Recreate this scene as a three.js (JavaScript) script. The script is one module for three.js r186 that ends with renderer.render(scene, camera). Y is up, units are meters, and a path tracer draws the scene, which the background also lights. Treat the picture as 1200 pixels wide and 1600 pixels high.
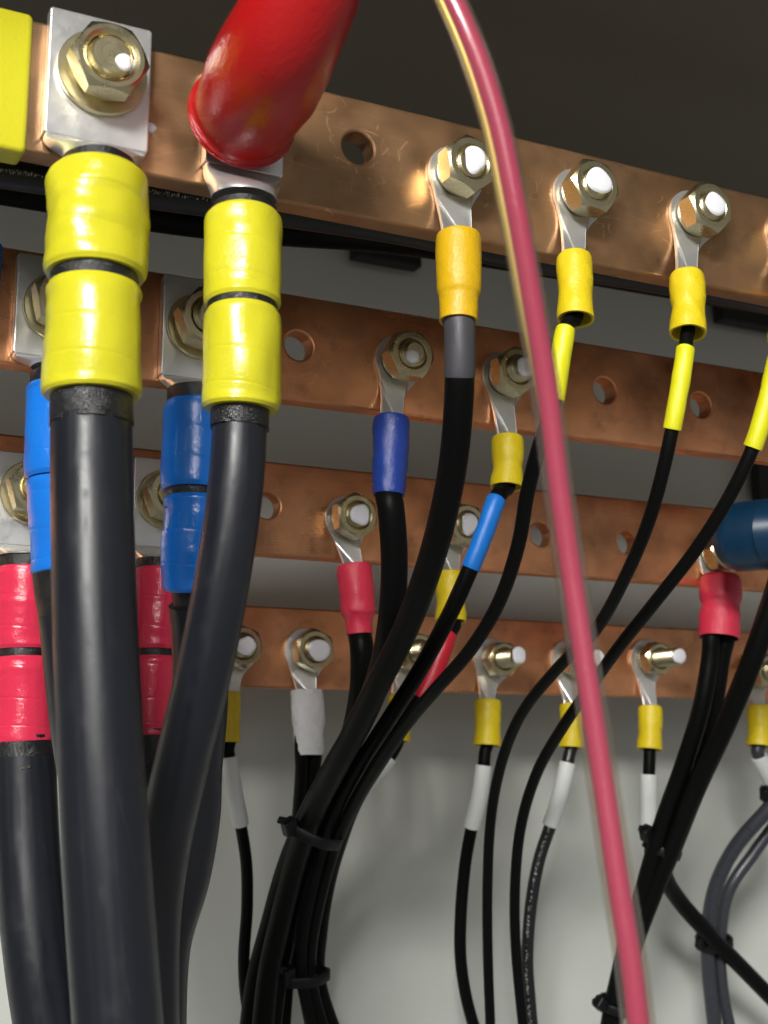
import * as THREE from 'three';
import { RoundedBoxGeometry } from 'three/addons/geometries/RoundedBoxGeometry.js';
import { RectAreaLightUniformsLib } from 'three/addons/lights/RectAreaLightUniformsLib.js';
import { mergeGeometries, mergeVertices, toCreasedNormals } from 'three/addons/utils/BufferGeometryUtils.js';
import { Brush, Evaluator, INTERSECTION, SUBTRACTION } from 'three-bvh-csg';

// ---------------------------------------------------------------- camera, light, exposure
const scene = new THREE.Scene();
const CAM = new THREE.Vector3(0, 0.3, 0.61), YAW = -25.93, PITCH = 10.70, F = 2000;
const camera = new THREE.PerspectiveCamera(2 * Math.atan(800 / F) * 180 / Math.PI, 0.75, 0.01, 20);
camera.rotation.order = 'YXZ';
camera.rotation.set(PITCH * Math.PI / 180, YAW * Math.PI / 180, 0);
camera.position.copy(CAM);
camera.focus = 0.43; camera.userData.fStop = 18;
const renderer = new THREE.WebGLRenderer({ antialias: true });
renderer.setSize(768, 1024);
renderer.toneMapping = THREE.LinearToneMapping;
renderer.toneMappingExposure = 1.02;
renderer.shadowMap.enabled = true;
scene.background = new THREE.Color().setRGB(0.22, 0.218, 0.212);      // dim light of the room, from all round
RectAreaLightUniformsLib.init();
const HUB = new THREE.Vector3(0.25, 0.36, 0.15);
function panelLamp(pos, w, h, intensity, rgb, label) {
  const l = new THREE.RectAreaLight(new THREE.Color().setRGB(...rgb), intensity, w, h);
  l.position.set(...pos); l.lookAt(HUB); scene.add(l); l.name = 'lamp_light';
  const g = new THREE.Group(); g.name = numbered('panel_lamp'); g.position.set(...pos); g.lookAt(HUB); scene.add(g);
  g.userData = { label, category: 'lamp' };
  const glow = new THREE.MeshStandardMaterial({ color: 0x222222, roughness: 0.6, emissive: new THREE.Color().setRGB(...rgb), emissiveIntensity: intensity });
  const d = new THREE.Mesh(new RoundedBoxGeometry(w, h, 0.02, 2, 0.005), glow); d.name = 'diffuser'; d.position.z = -0.014; g.add(d);
  const f = new THREE.Mesh(new RoundedBoxGeometry(w + 0.06, h + 0.06, 0.03, 2, 0.008), new THREE.MeshStandardMaterial({ color: 0xbbbbbb, roughness: 0.5 })); f.name = 'housing'; f.position.z = -0.042; g.add(f);
}
const taken = {};
function numbered(n) { taken[n] = (taken[n] ?? -1) + 1; return taken[n] ? n + '_' + String(taken[n]).padStart(3, '0') : n; }
panelLamp([-0.86, 1.175, 1.66], 0.62, 0.26, 48, [1, 0.985, 0.95], 'bright rectangular lamp panel high up left in front of the cabinet');

panelLamp([-0.5, 0.85, 2.3], 0.9, 0.5, 1.4, [1, 0.985, 0.955], 'wide pale fill panel, unseen, added to brighten the lower bars');  // added weak fill that lifts the lower bars, not a known lamp

// ---------------------------------------------------------------- helpers
const Z = { 1: 0.268, 2: 0.195, 3: 0.13, 4: 0.07 };                  // front faces of the four bars, back panel at 0
const AX = new THREE.Vector3(0, 0, 0);
const FW = new THREE.Vector3(0, 0, -1).applyEuler(camera.rotation);
function at(u, v, z) {                                               // a sight line of the photograph, followed to depth z
  const d = new THREE.Vector3((u - 600) / F, -(v - 800) / F, -1).applyEuler(camera.rotation);
  return CAM.clone().addScaledVector(d, (z - CAM.z) / d.z);
}
const size = (p, px) => p.clone().sub(CAM).dot(FW) / F * px;         // metres that px pixels span at p
let seed = 7;
const rnd = () => { seed = (seed * 1664525 + 1013904223) >>> 0; return seed / 4294967296; };
function hash(x, y, z) { let h = (x * 374761393 + y * 668265263 + z * 2147483647 + 974711) | 0; h = Math.imul(h ^ (h >>> 13), 1274126177); return ((h ^ (h >>> 16)) >>> 0) / 4294967296; }
function noise(x, y, z = 0) {
  const X = Math.floor(x), Y = Math.floor(y), W = Math.floor(z), s = (t) => t * t * (3 - 2 * t), a = s(x - X), b = s(y - Y), c = s(z - W), L = (p, q, t) => p + (q - p) * t;
  const k = (i, j, l) => hash(X + i, Y + j, W + l);
  return L(L(L(k(0, 0, 0), k(1, 0, 0), a), L(k(0, 1, 0), k(1, 1, 0), a), b), L(L(k(0, 0, 1), k(1, 0, 1), a), L(k(0, 1, 1), k(1, 1, 1), a), b), c) * 2 - 1;
}
const fbm = (x, y, z = 0) => noise(x, y, z) * 0.55 + noise(x * 2.1, y * 2.1, z + 9) * 0.28 + noise(x * 4.3, y * 4.3, z + 21) * 0.17;
const smooth = (a, b, x) => { const t = Math.min(1, Math.max(0, (x - a) / (b - a))); return t * t * (3 - 2 * t); };
const lerp = THREE.MathUtils.lerp;

function mesh(name, geo, mat, parent) {
  const m = new THREE.Mesh(geo, mat); m.name = parent ? name : numbered(name); m.castShadow = m.receiveShadow = true;
  (parent ?? scene).add(m); return m;
}
function thing(name, label, category, pos, group) {
  const o = new THREE.Group(); o.name = numbered(name); o.position.copy(pos); scene.add(o);
  o.userData = { label, category }; if (group) o.userData.group = group;
  return o;
}
function partOf(o, name, geo, mat, label) {                          // geometry in world metres becomes a child of o
  geo.translate(-o.position.x, -o.position.y, -o.position.z);
  const m = mesh(name, geo, mat, o); if (label) m.userData.label = label; return m;
}
// a surface swept along a curve: prof = [[t, radius in metres, crease?], ...]; rough(t, angle, s) adds metres to the radius
function sweep(curve, prof, { n = 24, rough, flat = 1, caps = true } = {}) {
  const L = curve.getLength(), rows = [];
  const up = new THREE.Vector3(0, 0, 1), M = 240, frames = [];
  let nrm = null;
  for (let i = 0; i <= M; i++) {                                     // parallel transport
    const tan = curve.getTangent(i / M);
    if (!nrm) { nrm = up.clone().addScaledVector(tan, -up.dot(tan)); if (nrm.length() < 0.2) nrm.set(1, 0, 0).addScaledVector(tan, -tan.x); nrm.normalize(); }
    else nrm = nrm.clone().addScaledVector(tan, -nrm.dot(tan)).normalize();
    frames.push([tan, nrm, new THREE.Vector3().crossVectors(tan, nrm)]);
  }
  const pos = [], uv = [], idx = [];
  let row = 0; const starts = [];
  const put = (t, r) => {
    const tt = Math.min(1, Math.max(0, t)), f = tt * M, i = Math.min(M - 1, Math.floor(f)), k = f - i;
    const c = curve.getPoint(tt), N = frames[i][1].clone().lerp(frames[i + 1][1], k).normalize(), B = frames[i][2].clone().lerp(frames[i + 1][2], k).normalize();
    for (let j = 0; j <= n; j++) {
      const a = (j % n) / n * Math.PI * 2, rr = r > 1e-6 ? r + (rough ? rough(tt, a, tt * L) : 0) : 0;
      const p = c.clone().addScaledVector(N, Math.cos(a) * rr * flat).addScaledVector(B, Math.sin(a) * rr);
      pos.push(p.x, p.y, p.z); uv.push(tt * L, j / n * Math.PI * 2 * Math.max(r, 0.001));
    }
    return row++;
  };
  const P = prof.slice();
  if (caps) { P.unshift([P[0][0], 0], [P[0][0], P[0][1], 1]); P.push([P.at(-1)[0], P.at(-1)[1], 1], [P.at(-1)[0], 0]); P[2] = [P[2][0], P[2][1]]; }
  let prev = -1;
  P.forEach(([t, r, crease], q) => {
    const a = put(t, r);
    if (prev >= 0) for (let j = 0; j < n; j++) { const o = prev * (n + 1) + j, w = a * (n + 1) + j; idx.push(o, o + 1, w, o + 1, w + 1, w); }
    prev = crease ? put(t, r) : a;
  });
  const g = new THREE.BufferGeometry();
  g.setAttribute('position', new THREE.Float32BufferAttribute(pos, 3)); g.setAttribute('uv', new THREE.Float32BufferAttribute(uv, 2)); g.setIndex(idx);
  g.computeVertexNormals();
  const nn = g.attributes.normal;                                    // close the seam
  for (let r = 0; r < row; r++) {
    const a = r * (n + 1), b = a + n, v = new THREE.Vector3(nn.getX(a) + nn.getX(b), nn.getY(a) + nn.getY(b), nn.getZ(a) + nn.getZ(b)).normalize();
    nn.setXYZ(a, v.x, v.y, v.z); nn.setXYZ(b, v.x, v.y, v.z);
  }
  return g;
}
const spline = (pts) => new THREE.CatmullRomCurve3(pts, false, 'centripetal');
class Sub extends THREE.Curve {                                      // a stretch of another curve
  constructor(c, a, b) { super(); this.c = c; this.a = a; this.b = b; }
  getPoint(t, o = new THREE.Vector3()) { return this.c.getPoint(lerp(this.a, this.b, t), o); }
}
const even = (r, k = 40) => Array.from({ length: k + 1 }, (_, i) => [i / k, r]);
const way = (list) => spline(list.map(([u, v, z]) => at(u, v, z)));

// ---------------------------------------------------------------- computed textures
function tex(w, h, fn, srgb) {
  const d = new Uint8Array(w * h * 4);
  for (let y = 0; y < h; y++) for (let x = 0; x < w; x++) { const c = fn(x, y), o = (y * w + x) * 4; for (let k = 0; k < 3; k++) d[o + k] = Math.max(0, Math.min(255, (c[k] ?? c[0]) * 255)); d[o + 3] = 255; }
  const t = new THREE.DataTexture(d, w, h); t.wrapS = t.wrapT = THREE.RepeatWrapping; t.magFilter = THREE.LinearFilter; t.minFilter = THREE.LinearMipmapLinearFilter; t.generateMipmaps = true;
  if (srgb) t.colorSpace = THREE.SRGBColorSpace; t.needsUpdate = true; return t;
}
const scaled = (t, m) => { const c = t.clone(); c.repeat.set(1 / m, 1 / m); c.needsUpdate = true; return c; };
// tiling noise on a torus of period p cells
const tn = (x, y, w, p, s) => { const fx = x / w * p, fy = y / w * p, X = Math.floor(fx), Y = Math.floor(fy), q = (t) => t * t * (3 - 2 * t), a = q(fx - X), b = q(fy - Y), k = (i, j) => hash((X + i) % p, (Y + j) % p, s); return lerp(lerp(k(0, 0), k(1, 0), a), lerp(k(0, 1), k(1, 1), a), b); };
const scuff = tex(512, 512, (x, y) => { const g = tn(x, y, 512, 8, 3) * 0.4 + tn(x, y, 512, 40, 4) * 0.3 + tn(x, y, 512, 170, 5) * 0.3; return [g]; });
const scuffRough = tex(512, 512, (x, y) => { const g = tn(x, y, 512, 6, 13) * 0.5 + tn(x, y, 512, 24, 14) * 0.3 + tn(x, y, 512, 120, 15) * 0.2; return [0.62 + 0.38 * g]; });
const peel = tex(512, 512, (x, y) => [tn(x, y, 512, 90, 6) * 0.6 + tn(x, y, 512, 190, 7) * 0.4]);
// scratches along cables: fine long lines with nicks
function scratchTex(w, h, k, along, back, fore) {
  const c = document.createElement('canvas'); c.width = w; c.height = h; const x = c.getContext('2d');
  x.fillStyle = back; x.fillRect(0, 0, w, h);
  for (let i = 0; i < k; i++) {
    const px = rnd() * w, py = rnd() * h, L = (0.01 + rnd() ** 3 * 0.25) * w, a = (rnd() - 0.5) * along;
    x.strokeStyle = fore(rnd()); x.lineWidth = 0.5 + rnd() * 1.1; x.beginPath(); x.moveTo(px, py); x.lineTo(px + L * Math.cos(a), py + L * Math.sin(a)); x.stroke();
  }
  const t = new THREE.CanvasTexture(c); t.wrapS = t.wrapT = THREE.RepeatWrapping; return t;
}
const cableMap = scratchTex(1024, 1024, 80, 0.6, '#707070', (r) => `rgba(${r > 0.3 ? '255,255,255' : '110,110,110'},${0.15 + 0.5 * r})`);
cableMap.colorSpace = THREE.SRGBColorSpace;

// ---------------------------------------------------------------- materials
const phys = (rgb, roughness, o = {}) => new THREE.MeshPhysicalMaterial({ color: new THREE.Color().setRGB(...rgb), roughness, ...o });
const rubber = (rgb, rough, scale = 0.03, bump = 0.00012, spec = 1) => phys(rgb, rough, { specularIntensity: spec, bumpMap: scaled(scuff, scale), bumpScale: bump, roughnessMap: scaled(scuffRough, scale * 1.7) });
const M = {
  cable: rubber([0.060, 0.068, 0.100], 1, 0.05, 0.00003),
  wire: rubber([0.004, 0.004, 0.004], 0.5, 0.02, 0.00006, 0.18),
  greyWire: rubber([0.035, 0.038, 0.046], 0.38, 0.02, 0.00006),
  shrink: rubber([0.010, 0.010, 0.011], 0.30, 0.02, 0.0003),
  greyShrink: rubber([0.052, 0.050, 0.058], 0.62, 0.02, 0.0001),
  yellowTape: rubber([0.62, 0.575, 0.022], 0.25, 0.03, 0.00010),
  blueTape: rubber([0.010, 0.17, 0.66], 0.22, 0.03, 0.00012),
  redTape: rubber([0.68, 0.032, 0.080], 0.21, 0.03, 0.00014),
  yellowSleeve: rubber([0.76, 0.58, 0.010], 0.36, 0.02, 0.0002),
  amberSleeve: rubber([0.70, 0.42, 0.008], 0.30, 0.02, 0.0002),
  navySleeve: rubber([0.013, 0.042, 0.25], 0.28, 0.02, 0.0002),
  redSleeve: rubber([0.70, 0.032, 0.075], 0.27, 0.02, 0.00025),
  whiteSleeve: rubber([0.82, 0.82, 0.83], 0.35, 0.01, 0.0004),
  yellowMark: rubber([0.72, 0.69, 0.010], 0.50, 0.02, 0.0001),
  blueMark: rubber([0.008, 0.20, 0.72], 0.45, 0.02, 0.0001),
  redMark: rubber([0.58, 0.012, 0.030], 0.45, 0.02, 0.0001),
  whiteMark: rubber([0.76, 0.78, 0.76], 0.55, 0.02, 0.0001),
  tin: phys([0.80, 0.80, 0.79], 0.42, { metalness: 0.8, bumpMap: scaled(scuff, 0.02), bumpScale: 0.00003, roughnessMap: scaled(scuffRough, 0.02) }),
  zinc: phys([0.64, 0.57, 0.36], 0.36, { metalness: 1, bumpMap: scaled(scuff, 0.012), bumpScale: 0.000015, roughnessMap: scaled(scuffRough, 0.015) }),
  paint: phys([0.86, 0.86, 0.90], 0.45),
  redBoot: phys([0.40, 0.007, 0.008], 0.27, { bumpMap: scaled(scuff, 0.04), bumpScale: 0.0002, roughnessMap: scaled(scuffRough, 0.05) }),
  blueBoot: phys([0.002, 0.032, 0.078], 0.35),
  printed: (() => { const c = document.createElement('canvas'); c.width = 1024; c.height = 256; const x = c.getContext('2d'); x.fillStyle = '#1c1c1e'; x.fillRect(0, 0, 1024, 256); x.fillStyle = '#c8c8c4'; for (let i = 0; i < 150; i++) { const px = rnd() * 1024; x.fillRect(px, 218 + rnd() * 14, 2 + rnd() * 5, 3 + rnd() * 9); } const t = new THREE.CanvasTexture(c); t.colorSpace = THREE.SRGBColorSpace; t.wrapS = t.wrapT = THREE.RepeatWrapping; t.repeat.set(1 / 0.06, 1 / 0.018); return new THREE.MeshPhysicalMaterial({ map: t, roughness: 0.4 }); })(),
  tie: phys([0.006, 0.006, 0.0065], 0.45, { specularIntensity: 0.5 }),
  block: phys([0.005, 0.005, 0.005], 0.5, { bumpMap: scaled(peel, 0.02), bumpScale: 0.0001 }),
  panel: phys([0.585, 0.605, 0.56], 0.42, { bumpMap: scaled(peel, 0.06), bumpScale: 0.00006, roughnessMap: scaled(scuffRough, 0.2) }),
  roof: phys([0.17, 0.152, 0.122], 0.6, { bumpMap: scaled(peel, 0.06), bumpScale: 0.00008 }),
  clear: phys([0.84, 0.79, 0.73], 0.14, { transmission: 0.955, thickness: 0, ior: 1.45 }),
  redCore: rubber([0.50, 0.012, 0.105], 0.40, 0.02, 0.0001),
  goldCore: phys([0.75, 0.60, 0.20], 0.4, { metalness: 0.5 }),
};

M.cable.map = scaled(cableMap, 0.11);
const tn2 = (x, y, w, p, r, s) => { const fx = x / w * p, fy = y / w * r, X = Math.floor(fx), Y = Math.floor(fy), q = (t) => t * t * (3 - 2 * t), a = q(fx - X), b = q(fy - Y), k = (i, j) => hash((X + i) % p, (Y + j) % r, s); return lerp(lerp(k(0, 0), k(1, 0), a), lerp(k(0, 1), k(1, 1), a), b); };
M.cable.roughnessMap = scaled(tex(512, 512, (x, y) => [0.24 + 0.12 * tn2(x, y, 512, 5, 90, 31) + 0.10 * tn2(x, y, 512, 9, 14, 32) + 0.10 * Math.max(0, tn2(x, y, 512, 30, 60, 33) - 0.6) * 2.5]), 0.12);
// ---------------------------------------------------------------- setting
{
  const bp = new RoundedBoxGeometry(1.6, 1.4, 0.004, 2, 0.001); bp.translate(0.3, -0.06, -0.002);
  { const p = bp.attributes.position, u = bp.attributes.uv; for (let i = 0; i < p.count; i++) u.setXY(i, p.getX(i), p.getY(i)); }
  mesh('back_panel', bp, M.panel).userData = { kind: 'structure', label: 'pale grey painted back plate of the switchboard cabinet' };
  for (const [wx, side] of [[-0.36, 'left']]) {  // out of view, added to keep room light off the gaps between bars
    const w = new RoundedBoxGeometry(0.003, 1.358, 0.43, 2, 0.001); w.translate(wx, -0.085, 0.215);
    const p = w.attributes.position, u = w.attributes.uv; for (let i = 0; i < p.count; i++) u.setXY(i, p.getZ(i), p.getY(i));
    mesh('added_cabinet_wall', w, M.panel).userData = { kind: 'structure', label: 'pale grey ' + side + ' side wall of the cabinet, unseen, added to shade the bar gaps' };
  }
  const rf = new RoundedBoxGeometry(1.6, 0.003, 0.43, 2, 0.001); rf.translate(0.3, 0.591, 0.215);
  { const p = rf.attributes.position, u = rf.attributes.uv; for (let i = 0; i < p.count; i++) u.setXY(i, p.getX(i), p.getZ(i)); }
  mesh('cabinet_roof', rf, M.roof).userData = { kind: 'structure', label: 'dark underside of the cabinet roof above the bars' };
}

// ---------------------------------------------------------------- busbars
const X0 = -0.06;
const BAR = { 1: [0.60, 0.117, 0.72], 2: [0.398, 0.0963, 0.72], 3: [0.245, 0.0806, 0.72], 4: [0.121, 0.0675, 0.72] };
const HOLES = { 1: [[560, 230]], 2: [[467, 540], [945, 610], [1095, 633]], 3: [[418, 790], [845, 835], [980, 848]], 4: [] };
const BOLTS = { 1: [[150, 128], [376, 196], [710, 276], [901, 309], [1079, 341]], 2: [[622, 566], [786, 590], [313, 520]], 3: [[541, 812], [710, 826], [1112, 868]], 4: [[366, 1013], [478, 1018], [638, 1022], [769, 1032], [888, 1033], [1010, 1031]] };
function copper(k, len, h, holes) {
  const W = 2048, H = 160, c = document.createElement('canvas'); c.width = W; c.height = H; const x = c.getContext('2d');
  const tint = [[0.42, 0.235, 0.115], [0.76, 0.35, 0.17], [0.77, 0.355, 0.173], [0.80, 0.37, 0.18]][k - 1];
  const im = x.getImageData(0, 0, W, H), s = (v) => 255 * Math.pow(Math.max(0, v), 1 / 2.2);
  for (let j = 0; j < H; j++) for (let i = 0; i < W; i++) {
    const mx = i / W * len, my = j / H * h;
    const blotch = fbm(mx * 60, my * 60, k * 7), streak = noise(mx * 18, my * 2600, k * 3) * 0.5 + noise(mx * 70, my * 5200, k) * 0.5, spot = Math.max(0, fbm(mx * 170, my * 170, k + 40) - 0.3) * 1.2;
    const q = 1 + 0.45 * blotch + 0.025 * streak - 0.35 * spot, o = (j * W + i) * 4, rd = 0.07 * fbm(mx * 35, my * 45, k + 77);
    im.data[o] = s(tint[0] * q * (1 + rd)); im.data[o + 1] = s(tint[1] * q); im.data[o + 2] = s(tint[2] * q * (1 - rd)); im.data[o + 3] = 255;
  }
  x.putImageData(im, 0, 0);
  const line = (px, py, a, L, al, w) => { x.strokeStyle = `rgba(255,205,165,${al})`; x.lineWidth = w; x.beginPath(); x.moveTo(px, py); x.quadraticCurveTo(px + Math.cos(a) * L / 2 + (rnd() - 0.5) * 8, py + Math.sin(a) * L / 2 + (rnd() - 0.5) * 8, px + Math.cos(a) * L, py + Math.sin(a) * L); x.stroke(); };
  for (let i = 0; i < 260; i++) line(rnd() * W, rnd() * H, rnd() < 0.6 ? (rnd() - 0.5) * 0.5 : rnd() * 6.3, 8 + rnd() ** 2 * 90, 0.05 + rnd() * 0.16, 0.5 + rnd() * 0.8);
  for (const [hx, hy] of holes.concat(BOLTS[k].map(([u, v]) => { const p = at(u, v, Z[k]); return [p.x - X0, h / 2]; }))) for (let i = 0; i < 34; i++) { const a = rnd() * 6.3, r = 26 + rnd() ** 1.6 * 34; line(hx / len * W + Math.cos(a) * r * 0.85, H - hy / h * H + Math.sin(a) * r, rnd() < 0.5 ? a + 1.57 : rnd() < 0.6 ? 1.4 + rnd() * 0.4 : rnd() * 6.3, 3 + rnd() * 18, 0.12 + rnd() * 0.35, 0.6 + rnd() * 1.4); }
  const t = new THREE.CanvasTexture(c); t.colorSpace = THREE.SRGBColorSpace; t.wrapS = t.wrapT = THREE.RepeatWrapping;
  t.repeat.set(1 / len, 1 / h);
  const rw = 1024, rh = 128;
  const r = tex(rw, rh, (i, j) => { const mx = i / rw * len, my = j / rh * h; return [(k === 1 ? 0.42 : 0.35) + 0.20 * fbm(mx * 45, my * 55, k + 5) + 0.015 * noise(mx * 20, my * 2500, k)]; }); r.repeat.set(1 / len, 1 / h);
  return new THREE.MeshPhysicalMaterial({ map: t, roughness: 1, roughnessMap: r, metalness: 0.88, bumpMap: r, bumpScale: 0.00015 });
}
const barLabel = { 1: 'topmost copper busbar, tan toned, with the yellow sleeve at its left end', 2: 'second copper busbar from the top, with three open bolt holes', 3: 'third copper busbar from the top, the one with red cable lugs', 4: 'lowest copper busbar, nearest the pale back plate' };
const barY = {};
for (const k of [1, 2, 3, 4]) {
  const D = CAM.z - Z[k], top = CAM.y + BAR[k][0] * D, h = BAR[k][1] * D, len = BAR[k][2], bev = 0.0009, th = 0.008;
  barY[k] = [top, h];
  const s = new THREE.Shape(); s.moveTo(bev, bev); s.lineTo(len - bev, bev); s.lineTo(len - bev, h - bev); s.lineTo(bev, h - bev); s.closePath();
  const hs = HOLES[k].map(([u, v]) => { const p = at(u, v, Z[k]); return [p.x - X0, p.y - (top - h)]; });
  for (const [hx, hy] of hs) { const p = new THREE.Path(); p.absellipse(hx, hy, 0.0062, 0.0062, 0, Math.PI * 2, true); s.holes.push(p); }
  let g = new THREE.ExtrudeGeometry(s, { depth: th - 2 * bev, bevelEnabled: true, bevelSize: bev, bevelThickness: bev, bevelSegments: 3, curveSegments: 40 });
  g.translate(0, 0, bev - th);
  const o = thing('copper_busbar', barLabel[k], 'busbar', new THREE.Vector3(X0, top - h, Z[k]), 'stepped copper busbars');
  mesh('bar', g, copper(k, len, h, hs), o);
  if (k <= 2) {                                                      // shrink sleeve on the left end
    const end = at(k === 1 ? 47 : 4, k === 1 ? 120 : 395, Z[k]).x - X0;
    const sg = new RoundedBoxGeometry(end - 0.001, h + 0.0024, th + 0.0024, 4, 0.0016); sg.translate(0.001 + (end - 0.001) / 2, h / 2, -th / 2);
    const p = sg.attributes.position; for (let i = 0; i < p.count; i++) if (p.getX(i) > end - 0.004) p.setX(i, p.getX(i) + 0.0007 * noise(p.getY(i) * 160, p.getZ(i) * 160));
    { const u = sg.attributes.uv; for (let i = 0; i < p.count; i++) u.setXY(i, p.getX(i), p.getY(i) + p.getZ(i)); }
    mesh('insulating_sleeve', sg, k === 1 ? M.yellowTape : M.blueTape, o).userData.label = k === 1 ? 'yellow sleeve shrunk on the left end of the bar' : 'blue sleeve shrunk on the left end of the bar';
  }
}

// ---------------------------------------------------------------- bolts
const csg = new Evaluator();
function nutGeo(flat, h, bore) {
  const hex = new Brush(new THREE.CylinderGeometry(flat / Math.sqrt(3), flat / Math.sqrt(3), h, 6).toNonIndexed());
  const R = flat / Math.sqrt(3), c = R * 0.17;
  const cone = new Brush(new THREE.LatheGeometry([[0, -h / 2], [flat / 2 - 0.0005, -h / 2], [R + 0.0002, -h / 2 + c], [R + 0.0002, h / 2 - c], [flat / 2 - 0.0005, h / 2], [0, h / 2]].map(([a, b]) => new THREE.Vector2(Math.max(a, 1e-6), b)), 64));
  const hole = new Brush(new THREE.LatheGeometry([[0, -h], [bore, -h], [bore, h / 2 - 0.0012], [bore + 0.0013, h / 2 + 0.0001], [bore + 0.0013, h], [0, h]].map(([a, b]) => new THREE.Vector2(Math.max(a, 1e-6), b)), 40));
  for (const b of [hex, cone, hole]) { b.updateMatrixWorld(); for (const n of Object.keys(b.geometry.attributes)) if (!['position', 'normal', 'uv'].includes(n)) b.geometry.deleteAttribute(n); }
  csg.useGroups = false;
  const g = csg.evaluate(csg.evaluate(hex, cone, INTERSECTION), hole, SUBTRACTION).geometry;
  let q = new THREE.BufferGeometry(); q.setAttribute('position', g.attributes.position.clone()); if (g.index) q.setIndex(g.index.clone()); q = q.index ? q.toNonIndexed() : q;
  q = toCreasedNormals(q, 0.45); q.rotateX(Math.PI / 2);
  const p = q.attributes.position, uv = []; for (let i = 0; i < p.count; i++) uv.push(p.getX(i) + p.getZ(i) * 0.7, p.getY(i) + p.getZ(i) * 0.7);
  q.setAttribute('uv', new THREE.Float32BufferAttribute(uv, 2)); return q;
}
const nutCache = {};
const nut = (flat, h, bore) => nutCache[[flat, h, bore]] ??= nutGeo(flat, h, bore);
const lathe = (pts, n = 40) => { const g = new THREE.LatheGeometry(pts.map(([a, b]) => new THREE.Vector2(Math.max(a, 1e-6), b)), n); g.rotateX(Math.PI / 2); return toCreasedNormals(g, 0.6); };
const ringGeo = (ri, ro, z0, z1) => { const b = 0.0003; return lathe([[ri, z1 - b], [ri + b, z1], [ro - b, z1], [ro, z1 - b], [ro, z0 + b], [ro - b, z0], [ri + b, z0], [ri, z0 + b], [ri, z1 - b]].reverse().map(([a, c]) => [a, c])); };
function stud(r, z0, z1) {
  const pts = [], pitch = r > 0.0055 ? 0.00175 : 0.0015, d = 0.0007;
  pts.push([0, z0]);
  for (let z = z0; z < z1 - 0.0022; z += pitch) pts.push([r - d, z + 0.0001], [r, z + pitch * 0.42], [r, z + pitch * 0.56], [r - d, z + pitch * 0.94]);
  pts.push([r - 0.0006, z1 - 0.0016], [r - 0.0016, z1], [0, z1]);
  return lathe(pts.map(([a, b]) => [a, b]), 36);
}
function paintBlob(r, h, s) {                                        // an uneven dab of paint
  const n = 44, rows = 8, pos = [], idx = [];
  for (let j = 0; j <= rows; j++) for (let i = 0; i < n; i++) { const a = i / n * 6.2832, k = j / rows, rr = r * k * (1 + 0.26 * noise(Math.cos(a) * 1.0 + s, Math.sin(a) * 1.0, s)); pos.push(Math.cos(a) * rr, Math.sin(a) * rr, h * Math.sqrt(Math.max(0, 1 - k * k)) - (j === rows ? 0.0002 : 0)); }
  for (let j = 0; j < rows; j++) for (let i = 0; i < n; i++) { const a = j * n + i, b = j * n + (i + 1) % n; idx.push(a, a + n, b, b, a + n, b + n); }
  const g = new THREE.BufferGeometry(); g.setAttribute('position', new THREE.Float32BufferAttribute(pos, 3)); g.setIndex(idx);
  g.setAttribute('uv', new THREE.Float32BufferAttribute(pos.flatMap((_, i) => i % 3 === 2 ? [] : [pos[i]]), 2)); g.computeVertexNormals(); return g;
}
function bolt(k, [u, v], { flat = 0.017, lug = 0.0016, nutH = 0.008, tip = 0.0135, r = 0.005, washer = 0, spin = 0.2, paint = 0.88, dab = [0, 0], tilt = [0, 0] }, label) {
  const o = thing('hex_bolt', label, 'bolt', at(u, v, Z[k]), 'nuts and studs on the busbars');
  const z0 = lug + 0.0004, w = 0.0018;
  if (washer) mesh('washer', ringGeo(r + 0.0004, washer, z0, z0 + w), M.zinc, o);
  const sp = ringGeo(r + 0.0003, flat * 0.46, z0 + (washer ? w : 0) + 0.0002, z0 + (washer ? w : 0) + 0.002); mesh('spring_washer', sp, M.zinc, o);
  const nz = z0 + (washer ? w : 0) + 0.0022 + nutH / 2;
  const nu = mesh('nut', nut(flat, nutH, r), M.zinc, o); nu.position.z = nz; nu.rotation.z = spin;
  mesh('stud', stud(r, -0.009, tip), M.zinc, o);
  if (paint) { const b = mesh('paint_mark', paintBlob(r * paint, 0.0008, u * 0.13), M.paint, o); b.position.set(dab[0], dab[1], tip + 0.0001); b.userData.label = 'white paint dab on the end of the stud'; }
  o.rotation.set(tilt[0], tilt[1], 0);
  return o;
}

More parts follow.
